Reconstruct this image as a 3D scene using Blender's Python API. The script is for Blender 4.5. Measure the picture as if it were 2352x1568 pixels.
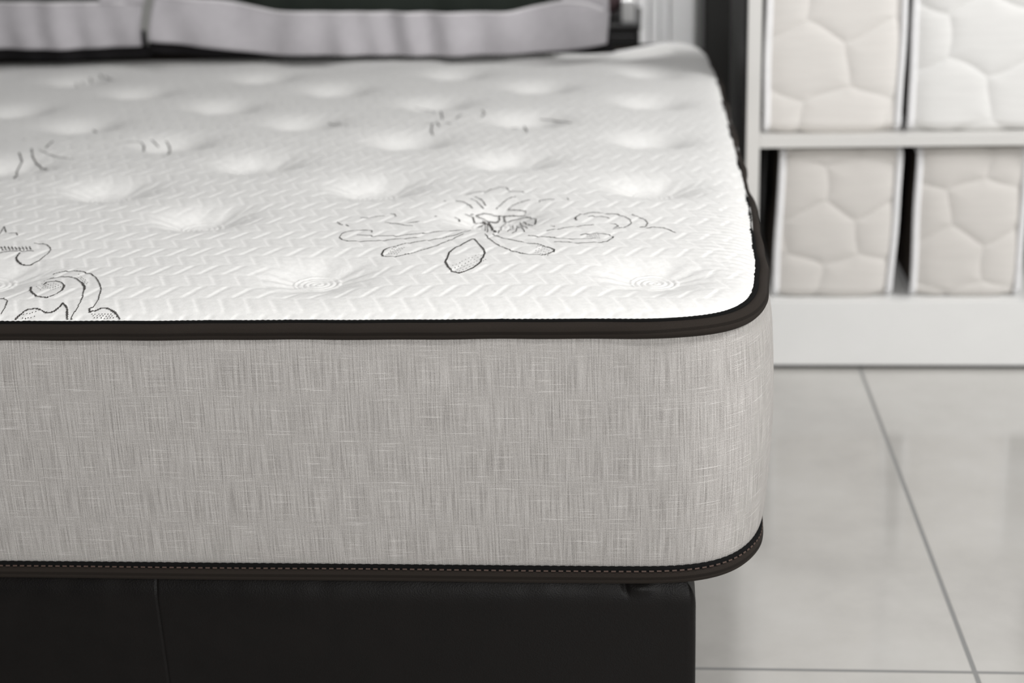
import bpy, bmesh, math, random
import numpy as np
from mathutils import Matrix, Vector

scene = bpy.context.scene
for o in list(bpy.data.objects):
    bpy.data.objects.remove(o)

# ---------------------------------------------------------------- camera
cam_d = bpy.data.cameras.new('camera')
cam = bpy.data.objects.new('camera', cam_d)
scene.collection.objects.link(cam)
scene.camera = cam
cam_d.sensor_width = 36.0
cam_d.lens = 55.945
cam_d.clip_start = 0.05
RR = Vector((0.9963854716, 0.0794883582, -0.0299598541))
UU = Vector((0.0030270069, 0.3192410920, 0.9476686987))
FF = Vector((-0.0848930456, 0.9443340119, -0.3178465741))
m = Matrix((( RR.x, UU.x, -FF.x, -0.1415), (RR.y, UU.y, -FF.y, -1.5705), (RR.z, UU.z, -FF.z, 1.0879), (0, 0, 0, 1)))
cam.matrix_world = m
cam_d.dof.use_dof = True
cam_d.dof.focus_distance = 1.72
cam_d.dof.aperture_fstop = 3.6

# ---------------------------------------------------------------- light
scene.view_settings.view_transform = 'Standard'
scene.view_settings.look = 'None'
scene.view_settings.gamma = 1.0
scene.view_settings.use_curve_mapping = False
scene.view_settings.exposure = 0.0
world = bpy.data.worlds.new('showroom')
scene.world = world
world.use_nodes = True
world.node_tree.nodes['Background'].inputs[0].default_value = (1.0, 0.992, 0.985, 1)
world.node_tree.nodes['Background'].inputs[1].default_value = 0.14

def area_light(name, loc, target, sx, sy, power, color=(1, 0.992, 0.98), spread=math.pi):
    d = bpy.data.lights.new(name, 'AREA')
    d.shape = 'RECTANGLE'; d.size = sx; d.size_y = sy; d.energy = power; d.color = color; d.spread = spread
    o = bpy.data.objects.new(name, d)
    scene.collection.objects.link(o)
    o.location = loc
    o.rotation_euler = (Vector(target) - Vector(loc)).to_track_quat('-Z', 'Y').to_euler()
    return o
area_light('ceiling_lamp_front', (0.1, -0.9, 2.7), (-0.4, 0.2, 0.5), 0.35, 0.35, 22)
area_light('ceiling_lamp_right', (2.3, 0.2, 2.3), (0.35, 0.5, 0.0), 0.8, 0.8, 60)
area_light('front_fill_light', (0.8, -3.6, 1.9), (0.0, 0.6, 0.4), 2.4, 1.4, 84)  # added low fill without a known source, lifts the vertical faces
area_light('doorway_fill_light', (0.15, 2.78, 2.3), (-0.08, 3.3, 0.5), 0.5, 0.2, 54, spread=1.62)  # unseen extra light, added to brighten the door casing

# ---------------------------------------------------------------- helpers
def tag(o, label=None, cat=None, group=None, kind=None):
    if label: o['label'] = label
    if cat: o['category'] = cat
    if group: o['group'] = group
    if kind: o['kind'] = kind
    return o

def empty(name, loc=(0, 0, 0), rz=0.0):
    o = bpy.data.objects.new(name, None)
    scene.collection.objects.link(o)
    o.location = loc; o.rotation_euler = (0, 0, rz)
    o.empty_display_size = 0.1
    return o

def mesh_obj(name, verts, faces, mats, parent=None, smooth=True, uvs=None, mat_idx=None):
    me = bpy.data.meshes.new(name)
    verts = np.asarray(verts, np.float32)
    me.vertices.add(len(verts)); me.vertices.foreach_set('co', verts.ravel())
    if isinstance(faces, np.ndarray):
        nf = len(faces)
        me.loops.add(nf * 4); me.loops.foreach_set('vertex_index', faces.astype(np.int32).ravel())
        me.polygons.add(nf)
        me.polygons.foreach_set('loop_start', np.arange(0, nf * 4, 4, dtype=np.int32))
        loops = faces.ravel()
    else:
        fl = [i for f in faces for i in f]
        me.loops.add(len(fl)); me.loops.foreach_set('vertex_index', fl)
        me.polygons.add(len(faces))
        st = np.cumsum([0] + [len(f) for f in faces[:-1]]).astype(np.int32)
        me.polygons.foreach_set('loop_start', st)
        loops = np.array(fl)
        nf = len(faces)
    for mm in (mats if isinstance(mats, (list, tuple)) else [mats]):
        me.materials.append(mm)
    if mat_idx is not None:
        me.polygons.foreach_set('material_index', np.asarray(mat_idx, np.int32))
    if uvs is not None:
        l = me.uv_layers.new(name='UVMap')
        l.data.foreach_set('uv', np.asarray(uvs, np.float32)[loops].ravel())
    me.update(calc_edges=True)
    me.validate()
    me.polygons.foreach_set('use_smooth', [smooth] * len(me.polygons))
    o = bpy.data.objects.new(name, me)
    scene.collection.objects.link(o)
    if parent: o.parent = parent
    return o

def grid_faces(nu, nv, close_u=False, close_v=False, off=0):
    """verts laid out [u][v]"""
    U = np.arange(nu if close_u else nu - 1); V = np.arange(nv if close_v else nv - 1)
    a, b = np.meshgrid(U, V, indexing='ij')
    a2, b2 = (a + 1) % nu, (b + 1) % nv
    return (np.stack([a * nv + b, a2 * nv + b, a2 * nv + b2, a * nv + b2], -1).reshape(-1, 4) + off)

def box(name, lo, hi, mat, parent=None, bevel=0.003, seg=2):
    bm = bmesh.new()
    bmesh.ops.create_cube(bm, size=1)
    lo, hi = Vector(lo), Vector(hi)
    for v in bm.verts:
        v.co = Vector([(lo[i] + hi[i]) / 2 + v.co[i] * (hi[i] - lo[i]) for i in range(3)])
    if bevel:
        bmesh.ops.bevel(bm, geom=bm.edges[:], offset=bevel, segments=seg, profile=0.5, affect='EDGES')
    me = bpy.data.meshes.new(name); bm.to_mesh(me); bm.free()
    me.materials.append(mat)
    me.polygons.foreach_set('use_smooth', [True] * len(me.polygons))
    o = bpy.data.objects.new(name, me); scene.collection.objects.link(o)
    if bevel:
        mod = o.modifiers.new('wn', 'WEIGHTED_NORMAL'); mod.keep_sharp = True
    if parent: o.parent = parent
    return o

# ---- materials
class NT:
    def __init__(self, name, rough=0.8, spec=0.3):
        self.m = bpy.data.materials.new(name); self.m.use_nodes = True
        self.t = self.m.node_tree; self.n = self.t.nodes; self.l = self.t.links
        self.b = self.n['Principled BSDF']
        self.b.inputs['Roughness'].default_value = rough
        self.b.inputs['Specular IOR Level'].default_value = spec
    def node(self, kind, **kw):
        nd = self.n.new(kind)
        for k, v in kw.items(): setattr(nd, k, v)
        return nd
    def set(self, sock, v):
        if hasattr(v, 'links') or hasattr(v, 'is_linked'): self.l.new(v, sock)
        else: sock.default_value = v
    def math(self, op, a, b=None, c=None):
        nd = self.node('ShaderNodeMath', operation=op)
        self.set(nd.inputs[0], a)
        if b is not None: self.set(nd.inputs[1], b)
        if c is not None: self.set(nd.inputs[2], c)
        return nd.outputs[0]
    def coords(self, kind='Object'):
        return self.node('ShaderNodeTexCoord').outputs[kind]
    def mapping(self, vec, scale=(1, 1, 1), loc=(0, 0, 0)):
        nd = self.node('ShaderNodeMapping')
        self.l.new(vec, nd.inputs[0]); nd.inputs['Scale'].default_value = scale; nd.inputs['Location'].default_value = loc
        return nd.outputs[0]
    def noise(self, vec, scale=5, detail=2, rough=.5):
        nd = self.node('ShaderNodeTexNoise')
        self.l.new(vec, nd.inputs['Vector']); nd.inputs['Scale'].default_value = scale
        nd.inputs['Detail'].default_value = detail; nd.inputs['Roughness'].default_value = rough
        return nd.outputs['Fac']
    def sep(self, vec):
        nd = self.node('ShaderNodeSeparateXYZ'); self.l.new(vec, nd.inputs[0]); return nd.outputs
    def ramp(self, fac, stops):
        nd = self.node('ShaderNodeValToRGB'); self.l.new(fac, nd.inputs[0])
        e = nd.color_ramp.elements
        while len(e) < len(stops): e.new(0.5)
        for el, (p, c) in zip(e, stops):
            el.position = p; el.color = (*c, 1) if len(c) == 3 else c
        return nd.outputs[0]
    def bump(self, h, dist=0.001, strength=1.0):
        nd = self.node('ShaderNodeBump'); self.l.new(h, nd.inputs['Height'])
        nd.inputs['Distance'].default_value = dist; nd.inputs['Strength'].default_value = strength
        self.l.new(nd.outputs[0], self.b.inputs['Normal'])
    def color(self, c):
        self.set(self.b.inputs['Base Color'], c if not isinstance(c, tuple) else (*c, 1))

def plain(name, col, rough=0.5, spec=0.3, bump_scale=None, bump_dist=0.0005):
    k = NT(name, rough, spec); k.color(col)
    v = k.coords()
    n = k.noise(v, 14, 4)
    k.color(k.ramp(n, [(0.3, tuple(c * 0.985 for c in col)), (0.7, tuple(min(1, c * 1.01) for c in col))]))
    if bump_scale:
        k.bump(k.noise(v, bump_scale, 3), bump_dist)
    return k.m

def mat_ticking():
    k = NT('white_knit_ticking', 0.85, 0.15)
    v = k.coords()
    s = k.sep(v)
    knit = k.math('MULTIPLY', k.math('SINE', k.math('MULTIPLY', s[0], 2 * math.pi / 0.0016)),
                  k.math('SINE', k.math('MULTIPLY', s[1], 2 * math.pi / 0.0019)))
    h = k.math('ADD', k.math('MULTIPLY', knit, 0.25), k.noise(v, 420, 3))
    k.color(k.ramp(k.noise(v, 160, 3), [(0.35, (0.83, 0.825, 0.81)), (0.7, (0.90, 0.895, 0.88))]))
    k.b.inputs['Sheen Weight'].default_value = 0.15
    k.bump(h, 0.00035, 0.8)
    return k.m

def mat_weave():
    k = NT('light_grey_slubbed_weave', 0.9, 0.12)
    uv = k.node('ShaderNodeUVMap').outputs[0]
    s = k.sep(uv)
    wob = k.math('MULTIPLY', k.math('SUBTRACT', k.noise(uv, 22, 2), 0.5), 0.004)
    u = k.math('ADD', s[0], wob); v = s[1]
    warp = k.math('SINE', k.math('MULTIPLY', u, 2 * math.pi / 0.00175))
    weft = k.math('SINE', k.math('MULTIPLY', v, 2 * math.pi / 0.00155))
    plainw = k.math('MULTIPLY', warp, weft)
    # slub streaks: thin threads up the height and short raised ones across the width
    st_v = k.noise(k.mapping(uv, (640, 20, 1)), 1.0, 1, 0.5)
    st_h = k.noise(k.mapping(uv, (24, 640, 1), (3, 7, 0)), 1.0, 1, 0.5)
    st_v2 = k.noise(k.mapping(uv, (240, 6, 1), (9, 1, 0)), 1.0, 1, 0.5)
    fine = k.noise(k.mapping(uv, (900, 900, 1)), 1.0, 1)
    soft = k.noise(k.mapping(uv, (16, 16, 1)), 1.0, 2)
    hs = k.math('MAXIMUM', k.math('SUBTRACT', st_h, 0.60), 0.0)
    hd = k.math('MAXIMUM', k.math('SUBTRACT', 0.40, st_h), 0.0)
    h = k.math('ADD', k.math('MULTIPLY', plainw, 0.55), k.math('MULTIPLY', k.math('SUBTRACT', st_v, 0.5), 1.6))
    h = k.math('ADD', h, k.math('MULTIPLY', hs, 4.5))
    h = k.math('SUBTRACT', h, k.math('MULTIPLY', hd, 1.0))
    h = k.math('ADD', h, k.math('MULTIPLY', weft, 0.10))
    h = k.math('ADD', h, k.math('MULTIPLY', k.math('SUBTRACT', fine, 0.5), 0.9))
    c = k.math('ADD', k.math('MULTIPLY', h, 0.50), 0.50)
    c = k.math('ADD', c, k.math('MULTIPLY', k.math('SUBTRACT', st_v2, 0.5), 0.04))
    c = k.math('ADD', c, k.math('MULTIPLY', k.math('SUBTRACT', soft, 0.5), 0.02))
    k.color(k.ramp(c, [(0.0, (0.17, 0.158, 0.148)), (0.42, (0.495, 0.472, 0.452)), (1.0, (0.78, 0.755, 0.73))]))
    k.bump(h, 0.0005, 0.9)
    return k.m

def mat_tape(name='brown_twill_tape'):
    k = NT(name, 0.75, 0.15)
    uv = k.node('ShaderNodeUVMap').outputs[0]
    s = k.sep(uv)
    tw = k.math('SINE', k.math('MULTIPLY', k.math('ADD', k.math('MULTIPLY', s[0], 0.75), s[1]), 2 * math.pi / 0.0012))
    rb = k.math('SINE', k.math('MULTIPLY', k.math('SUBTRACT', s[0], k.math('MULTIPLY', s[1], .3)), 2 * math.pi / 0.0009))
    h = k.math('ADD', tw, k.math('MULTIPLY', rb, 0.4))
    c = k.math('ADD', k.math('MULTIPLY', h, 0.3), 0.45)
    k.color(k.ramp(c, [(0.0, (0.012, 0.0095, 0.008)), (1.0, (0.044, 0.0345, 0.028))]))
    k.bump(h, 0.0002, 0.7)
    return k.m

def mat_leather():
    k = NT('dark_brown_leatherette', 0.46, 0.23)
    v = k.coords()
    vo = k.node('ShaderNodeTexVoronoi'); k.l.new(v, vo.inputs['Vector']); vo.inputs['Scale'].default_value = 620
    h = k.math('ADD', vo.outputs['Distance'], k.math('MULTIPLY', k.noise(v, 60, 3), 0.4))
    k.color(k.ramp(k.noise(v, 30, 5), [(0.3, (0.0024, 0.0016, 0.0014)), (0.75, (0.0044, 0.0032, 0.0028))]))
    k.bump(h, 0.00025, 0.7)
    r = k.ramp(k.noise(k.mapping(v, (5, 5, 5)), 6, 4), [(0.3, (0.46,) * 3), (0.7, (0.58,) * 3)])
    k.l.new(r, k.b.inputs['Roughness'])
    return k.m

def mat_floor():
    k = NT('polished_porcelain_tile', 0.12, 0.5)
    v = k.coords(); s = k.sep(v)
    # 0.6 x 1.2 m tiles; grout lines through x=0.283 and y=0.300
    fx = k.math('ABSOLUTE', k.math('SUBTRACT', k.math('PINGPONG', k.math('SUBTRACT', s[0], 0.283 - 60.0), 0.3), 0.0))
    fy = k.math('ABSOLUTE', k.math('PINGPONG', k.math('SUBTRACT', k.math('ADD', s[1], k.math('MULTIPLY', s[0], 0.0)), 0.302 - 60.0), 0.6))
    d = k.math('MINIMUM', fx, fy)
    g = k.math('SUBTRACT', 1.0, k.math('MINIMUM', k.math('MULTIPLY', k.math('MAXIMUM', k.math('SUBTRACT', d, 0.0030), 0.0), 1600), 1.0))
    cloud = k.noise(v, 3.2, 7, 0.62)
    base = k.ramp(cloud, [(0.30, (0.455, 0.44, 0.42)), (0.5, (0.525, 0.512, 0.488)), (0.72, (0.58, 0.57, 0.55))])
    mx = k.node('ShaderNodeMix', data_type='RGBA'); k.l.new(g, mx.inputs[0]); k.l.new(base, mx.inputs[6]); mx.inputs[7].default_value = (0.27, 0.27, 0.265, 1)
    k.color(mx.outputs[2])
    rr = k.math('ADD', k.math('MULTIPLY', g, 0.6), 0.11)
    k.l.new(rr, k.b.inputs['Roughness'])
    k.bump(k.math('SUBTRACT', 1.0, g), 0.0006, 0.6)
    return k.m

def mat_quilt(name, col):
    k = NT(name, 0.85, 0.15)
    v = k.coords()
    k.color(k.ramp(k.noise(k.mapping(v, (3, 3, 40)), 4, 3), [(0.3, tuple(c * .95 for c in col)), (0.7, col)]))
    k.bump(k.math('ADD', k.noise(v, 500, 2), k.noise(k.mapping(v, (8, 8, 60)), 5, 2)), 0.0008, 0.6)
    return k.m

def mat_cotton(name, col):
    k = NT(name, 0.85, 0.15)
    v = k.coords()
    k.color(k.ramp(k.noise(v, 60, 4), [(0.3, tuple(c * .94 for c in col)), (0.7, col)]))
    k.bump(k.math('ADD', k.noise(v, 900, 2), k.math('MULTIPLY', k.noise(v, 25, 3), 3.0)), 0.0006, 0.6)
    return k.m

M = dict(
    ticking=mat_ticking(), weave=mat_weave(), tape=mat_tape(), leather=mat_leather(), floor=mat_floor(),
    thread=plain('dark_brown_thread', (0.035, 0.030, 0.027), 0.8, 0.2),
    stitch=plain('red_brown_stitching', (0.075, 0.048, 0.038), 0.7, 0.3),
    seam=plain('black_seam', (0.006, 0.006, 0.006), 0.9, 0.1),
    white=plain('white_laminate', (0.80, 0.80, 0.79), 0.35, 0.45),
    post=plain('pale_grey_laminate', (0.70, 0.69, 0.67), 0.4, 0.4),
    dark=plain('charcoal_laminate', (0.008, 0.0078, 0.0072), 0.5, 0.3),
    wardrobe=plain('dark_grey_lacquer', (0.022, 0.022, 0.021), 0.5, 0.3),
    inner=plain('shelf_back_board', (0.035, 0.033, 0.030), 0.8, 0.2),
    cream=mat_quilt('cream_quilted_fabric', (0.76, 0.735, 0.705)),
    creamdk=mat_quilt('beige_quilted_fabric', (0.68, 0.655, 0.625)),
    whiteq=mat_quilt('white_quilted_fabric', (0.82, 0.815, 0.80)),
    brownside=mat_cotton('brown_side_fabric', (0.12, 0.10, 0.085)),
    pipe=mat_cotton('white_edge_tape', (0.84, 0.84, 0.85)),
    grey=mat_cotton('lilac_grey_cotton', (0.53, 0.51, 0.535)),
    trim=mat_cotton('pale_grey_trim', (0.80, 0.78, 0.80)),
    green=mat_cotton('dark_green_cotton', (0.024, 0.030, 0.025)),
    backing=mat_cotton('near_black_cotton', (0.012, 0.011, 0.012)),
    mauve=mat_cotton('mauve_cotton', (0.11, 0.075, 0.08)),
    wall=plain('grey_wall_paint', (0.42, 0.42, 0.41), 0.9, 0.1),
    frame=plain('white_painted_wood', (0.78, 0.78, 0.785), 0.5, 0.3),
    black=plain('black_lacquer', (0.006, 0.006, 0.006), 0.5, 0.3),
    boxw=plain('white_card', (0.62, 0.62, 0.62), 0.6, 0.2),
)

# ---------------------------------------------------------------- mattress shape
MW, ML = 1.80, 2.02            # width, length; front right corner near the origin
ZT, ZB = 0.572, 0.290          # seam heights of the two piping tapes
CA, CB, CN = 0.20, 0.40, 4.2   # soft superellipse corners

def corner_pinch(yy):
    a = np.clip((yy - 0.05) / 0.11, 0, 1); b = np.clip((0.52 - yy) / 0.27, 0, 1)
    return a * a * (3 - 2 * a) * b * b * (3 - 2 * b)

def x_in(y):                   # how far the side line sits inside the right edge at depth y
    yy = np.minimum(y, ML - y)
    t = np.clip((CB - yy) / CB, 0, 1)
    return CA * (1 - np.clip(1 - t ** CN, 0, 1) ** (1 / CN)) + 0.0070 * corner_pinch(yy)

def y_in(x):                   # how far the front line sits behind y=0 at x (x in -MW..0)
    xx = np.minimum(-x, MW + x)
    t = np.clip((CA - xx) / CA, 0, 1)
    return CB * (1 - np.clip(1 - t ** CN, 0, 1) ** (1 / CN))

def tufts():
    out = []
    rows = [0.134, 0.398, 0.560, 0.722] + [0.722 + 0.161 * k for k in range(1, 8)]
    for j, y in enumerate(rows):
        x0 = -0.133 if j % 2 == 0 else -0.337
        for k in range(5):
            x = x0 - 0.380 * k
            if x > -1.76:
                out.append((x, y))
    return out
TUFTS = tufts()

def sstep(a, b, x):
    t = np.clip((x - a) / (b - a), 0, 1)
    return t * t * (3 - 2 * t)

def vnoise(x, y, seed=0):      # smooth value noise
    xi, yi = np.floor(x), np.floor(y)
    fx, fy = x - xi, y - yi
    fx, fy = fx * fx * (3 - 2 * fx), fy * fy * (3 - 2 * fy)
    def r(a, b):
        s = np.sin(a * 127.1 + b * 311.7 + seed * 74.7) * 43758.5453
        return s - np.floor(s)
    a = r(xi, yi) * (1 - fx) + r(xi + 1, yi) * fx
    b = r(xi, yi + 1) * (1 - fx) + r(xi + 1, yi + 1) * fx
    return a * (1 - fy) + b * fy

def top_height(x, y, fine=True):
    A = np.maximum(y - y_in(x), 0); A2 = np.maximum(ML - y_in(x) - y, 0)
    B = np.maximum(-x_in(y) - x, 0); B2 = np.maximum(x + MW - x_in(y), 0)
    A = np.minimum(A, A2); B = np.minimum(B, B2)
    e = A * B / np.sqrt(A * A + B * B + 1e-12)
    h = 0.012 * (1 - np.exp(-e / 0.014)) + 0.013 * (1 - np.exp(-e / 0.10))
    h = h + 0.0035 * (vnoise(x / 0.16, y / 0.16, 3) - .5) * sstep(0.03, 0.15, e)
    near = np.zeros_like(h)
    for (tx, ty) in TUFTS:
        dx, dy = x - tx, y - ty
        r = np.sqrt(dx * dx + dy * dy)
        q = np.maximum(r - 0.020, 0)
        dep = 0.020 if ty > 0.2 else 0.014
        h = h - dep * np.exp(-(q / 0.037) ** 1.55) * (1 - 0.25 * np.exp(-e / 0.05))
        w = np.exp(-(r / 0.062) ** 4)
        near = np.maximum(near, w)
        if fine and ty < 0.75:
            th = np.arctan2(dy, dx + 1e-9)
            # stitched spiral on the button
            sp = r / 0.0068 - th / (2 * np.pi)
            g = np.abs(sp - np.round(sp)) * 0.0068
            h = h + (0.0014 - 0.0014 * np.exp(-(g / 0.0014) ** 2)) * sstep(0.0285, 0.0265, r)
            # gathered pleats running out of the button
            pl = np.cos(th * 11 + 2.3 * np.sin(2 * th) + tx * 40)
            h = h + 0.0007 * pl * np.exp(-((r - 0.048) / 0.022) ** 2)
    if fine:
        ROW, PX = 0.0370, 0.0285
        yy = (y - 0.0190) / ROW
        xx = x + 0.0022 * (vnoise(x / .05, y / .05, 8) - .5)
        row = np.floor(yy); t = yy - row
        par = np.mod(row, 2)
        sl = np.where(par < 1, 0.55, -0.55)
        u = xx / PX + 0.48 * par + sl * (t - .5)
        s = u - np.floor(u)
        saw = sstep(0.0, 0.30, s) * (1 - sstep(0.87, 1.0, s)) * (0.75 + 0.25 * s)
        rowf = sstep(0, 0.16, t) * sstep(0, 0.16, 1 - t)
        amp = 0.0011 * (1 - near) * sstep(0.002, 0.012, e)
        h = h + amp * (saw - .35) * (0.25 + 0.75 * rowf)
        # soft gathers along the right edge
        rg = np.exp(-(B / 0.07) ** 2) * sstep(0.002, 0.02, B) * sstep(0.10, 0.2, y)
        h = h + 0.0007 * rg * np.sin(y * 420 + 60 * x + 4 * vnoise(x / .08, y / .08, 5))
    # pressed down under the pillows
    h = h - 0.024 * sstep(1.62, 1.82, y) * sstep(-0.06, -0.26, x)
    return ZT + 0.002 + h

MAIN_C = (-0.3509, 0.3982)
# flower and scroll lines woven into the ticking, in tenths of a millimetre: (width, x,y,x,y...)
FLOWER = [[2,[9,-1214,89,-1460,170,-1718,208,-1884,193,-2235,171,-2380,122,-2519,59,-2619,-18,-2677,-101,-2597,-159,-2456,-214,-2257,-217,-1874,-166,-1650,-88,-1460,9,-1214]],[1,[-78,-718,-223,-1058,-425,-1248,-633,-1378,-758,-1441,-894,-1579,-988,-1691]],[2,[-988,-1691,-1010,-1763,-1004,-1905,-978,-1969,-919,-1993]],[1,[-919,-1993,-791,-1979,-675,-1876,-481,-1686,-298,-1375,-138,-1002]],[1,[127,-988,201,-1237,302,-1484,454,-1722,631,-1910,742,-1951]],[1,[743,-1951,884,-1971,957,-1930,1001,-1848]],[2,[1002,-1868,1010,-1765,976,-1702]],[1,[976,-1702,940,-1638,799,-1488,571,-1377,331,-1169,223,-989]],[1,[-1437,-1074,-1235,-1121,-951,-1123,-682,-1017,-361,-845,-143,-752]],[1,[-1273,-959,-1282,-872,-1363,-835,-1508,-865,-1609,-949,-1639,-1034,-1639,-1161,-1582,-1286,-1503,-1348,-1310,-1357,-1143,-1345,-875,-1256,-661,-1168]],[2,[-192,352,-174,356]],[2,[-163,298,-131,147,-22,191]],[1,[-259,305,-163,298]],[1,[-131,345,-19,293,82,227,154,229]],[2,[154,229,178,313,167,379]],[1,[-131,345,-29,408,166,398,339,346,525,290]],[3,[-25,226,17,155]],[1,[-63,-10,-5,133]],[1,[35,220,143,-860]],[1,[8,187,105,-771]],[3,[42,208,106,-29,228,-863]],[2,[234,372,250,239,276,209]],[1,[283,-902,233,16,266,185,346,250,468,241,594,162,677,-10]],[2,[677,-10,691,-387]],[1,[464,126,619,-677]],[1,[513,109,675,-489]],[1,[436,8,598,-855]],[1,[468,-373,494,-838,457,-949]],[1,[384,67,395,-608]],[1,[357,-117,390,-816]],[1,[280,501,517,406,527,351]],[1,[125,535,172,636,257,807,347,915]],[1,[279,512,322,584,437,688,557,735]],[1,[-38,521,-79,572,-155,734,-235,800]],[1,[-21,605,-85,774,-184,904]],[2,[-580,687,-562,688]],[1,[-424,722,-321,677,-239,594,-182,499]],[1,[-330,995,-218,1113,-97,1158]],[1,[-82,1133,-10,1306,106,1415,186,1375,261,1145,405,1140,459,1079]],[1,[688,615,689,711,780,716,878,702]],[1,[1046,758,1068,683]],[2,[-608,-33,-597,-26]],[2,[-371,115,-321,94,-314,25]],[1,[-895,-478,-764,-411]],[1,[-1178,-465,-1027,-533,-909,-621,-814,-638]],[1,[-1534,-240,-1387,-196,-1277,-135,-1251,-150]],[1,[-1187,-27,-1123,-52,-1096,-150]],[1,[-1804,-422,-1737,-564,-1701,-598]],[1,[-1670,-544,-1620,-629]],[2,[1200,-167,1186,-255,1213,-346]],[1,[1358,-184,1415,-141,1509,-167,1592,-218,1622,-269]],[1,[1200,-167,1248,-60,1410,21,1717,-62,1811,-167,1882,-315,1901,-465,1862,-596,1772,-687,1672,-757]],[1,[1644,-497,1702,-525,1743,-623,1693,-690]],[1,[1903,-55,1997,-180,2067,-307,2101,-457,2078,-588,2010,-669]],[1,[2010,-669,2169,-651,2282,-678,2371,-776,2436,-904]],[1,[901,-564,955,-607]],[1,[870,-831,1091,-701,1315,-592,1440,-568]],[1,[1293,-1067,1330,-1013,1441,-965,1553,-983,1655,-1046]],[2,[1679,-1112,1675,-1180]],[1,[661,-1083,890,-1154,1116,-1219,1294,-1246,1393,-1212,1481,-1187]],[1,[991,-1376,1346,-1436,1618,-1360,1675,-1202]]]
FLOWER_DOTS = [[-107,-2406],[-72,-2478],[-38,-2548],[-4,-2617],[-75,-2352],[-41,-2424],[-6,-2495],[27,-2565],[-43,-2297],[-9,-2370],[25,-2442],[59,-2512],[-12,-2241],[23,-2315],[57,-2388],[91,-2459],[20,-2183],[55,-2259],[89,-2333],[123,-2405],[52,-2125],[87,-2202],[121,-2277],[155,-2351],[84,-2066],[119,-2144],[153,-2220],[187,-2295],[116,-2005],[151,-2084],[186,-2162],[220,-2238],[149,-1944],[183,-2024],[218,-2103],[252,-2180],[-902,-1637],[-871,-1638],[-841,-1639],[-810,-1639],[-780,-1640],[-913,-1703],[-882,-1705],[-852,-1706],[-821,-1707],[-791,-1708],[-923,-1768],[-893,-1770],[-862,-1772],[-832,-1773],[-801,-1775],[-934,-1832],[-904,-1834],[-873,-1836],[-843,-1838],[-812,-1840],[-946,-1893],[-915,-1896],[-885,-1899],[-854,-1901],[-824,-1904],[804,-1553],[835,-1580],[866,-1608],[897,-1635],[928,-1662],[959,-1689],[802,-1660],[833,-1687],[864,-1714],[895,-1741],[926,-1768],[956,-1794],[799,-1766],[830,-1793],[861,-1819],[892,-1845],[923,-1872],[953,-1897],[797,-1869],[828,-1896],[859,-1922],[889,-1947],[920,-1973],[950,-1998],[1364,-1034],[1374,-1089],[1383,-1144],[1392,-1199],[1391,-1033],[1401,-1088],[1410,-1143],[1419,-1198],[1418,-1033],[1427,-1088],[1437,-1142],[1446,-1197],[1445,-1032],[1454,-1087],[1463,-1142],[1472,-1196],[1472,-1031],[1481,-1086],[1490,-1141],[1499,-1196],[1499,-1030],[1508,-1085],[1516,-1140],[1525,-1195]]
SCROLL_O = (-0.9, 0.1)
SCROLL = [[1,[111,1620,212,1608,295,1546,355,1460,400,1376,427,1218,412,1096,383,972,337,897]],[2,[337,897,315,878,256,881,196,905,123,988,78,1069,52,1261]],[1,[-174,1220,-133,1265,-57,1297,29,1304,87,1305,171,1318,216,1296]],[1,[750,470,806,513,869,538,975,539,1098,488,1220,397,1316,277,1407,108,1469,-20,1535,-180,1564,-310,1598,-467,1603,-595,1604,-681,1576,-720]],[1,[747,285,801,330,891,335,1020,308,1115,217,1218,77]],[2,[1218,77,1303,-73,1343,-193]],[1,[1343,-193,1403,-431,1430,-593,1434,-705,1431,-800,1432,-900]],[2,[775,94,774,155,837,156]],[1,[837,156,888,169,963,115,1039,17]],[2,[1039,17,1071,-102,1089,-203]],[1,[1089,-203,1072,-307,1033,-369,995,-413]],[2,[995,-413,930,-401,841,-342,768,-256,698,-133,660,-6]],[2,[811,-893,831,-836,859,-762,897,-719,972,-707,1049,-740,1101,-775,1169,-782,1204,-747,1228,-663,1225,-575,1283,-649,1325,-717,1377,-892]],[2,[1573,-720,1595,-791,1605,-768,1643,-745,1698,-708,1763,-709,1829,-753,1890,-804,1954,-895]],[1,[466,-423,500,-406,551,-451,583,-507,617,-653,628,-747,619,-804]],[1,[-254,1463,-185,1343]],[1,[-210,1464,-141,1344]],[1,[-165,1465,-97,1346]],[1,[-121,1465,-54,1347]],[1,[-77,1466,-10,1348]],[1,[-33,1467,34,1349]],[1,[12,1467,78,1350]],[1,[56,1468,122,1351]],[1,[100,1469,166,1352]],[1,[-506,2065,-585,2410,-459,2148]],[1,[-389,2083,-306,2102,-255,1997]]]
SCROLL_DOTS = [[731,-11],[768,-66],[803,-115],[836,-160],[732,67],[771,8],[806,-45],[840,-93],[733,145],[773,84],[810,28],[844,-23],[735,221],[775,159],[812,101],[848,48],[805,-21],[852,-69],[898,-113],[942,-152],[827,2],[875,-46],[920,-89],[964,-129],[850,25],[897,-22],[942,-65],[986,-105],[873,48],[919,2],[965,-41],[1009,-81],[895,72],[942,26],[987,-17],[1031,-57],[1087,377],[1097,308],[1118,332],[1127,263],[1148,287],[1157,219],[1178,242],[1187,175],[1208,199],[1217,132],[1237,156],[1246,90],[1266,113],[1275,49],[1295,72],[1303,9],[878,-817],[886,-881],[907,-806],[916,-873],[937,-796],[946,-865],[966,-785],[976,-856],[995,-774],[1006,-847],[1637,-812],[1661,-847],[1683,-878],[1672,-812],[1696,-847],[1717,-878],[1707,-813],[1730,-847],[1752,-878],[1742,-813],[1765,-847],[1787,-878],[1777,-813],[1800,-847],[1822,-878],[1812,-813],[1835,-848],[1857,-879],[1847,-814],[1870,-848],[1891,-879]]
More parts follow.
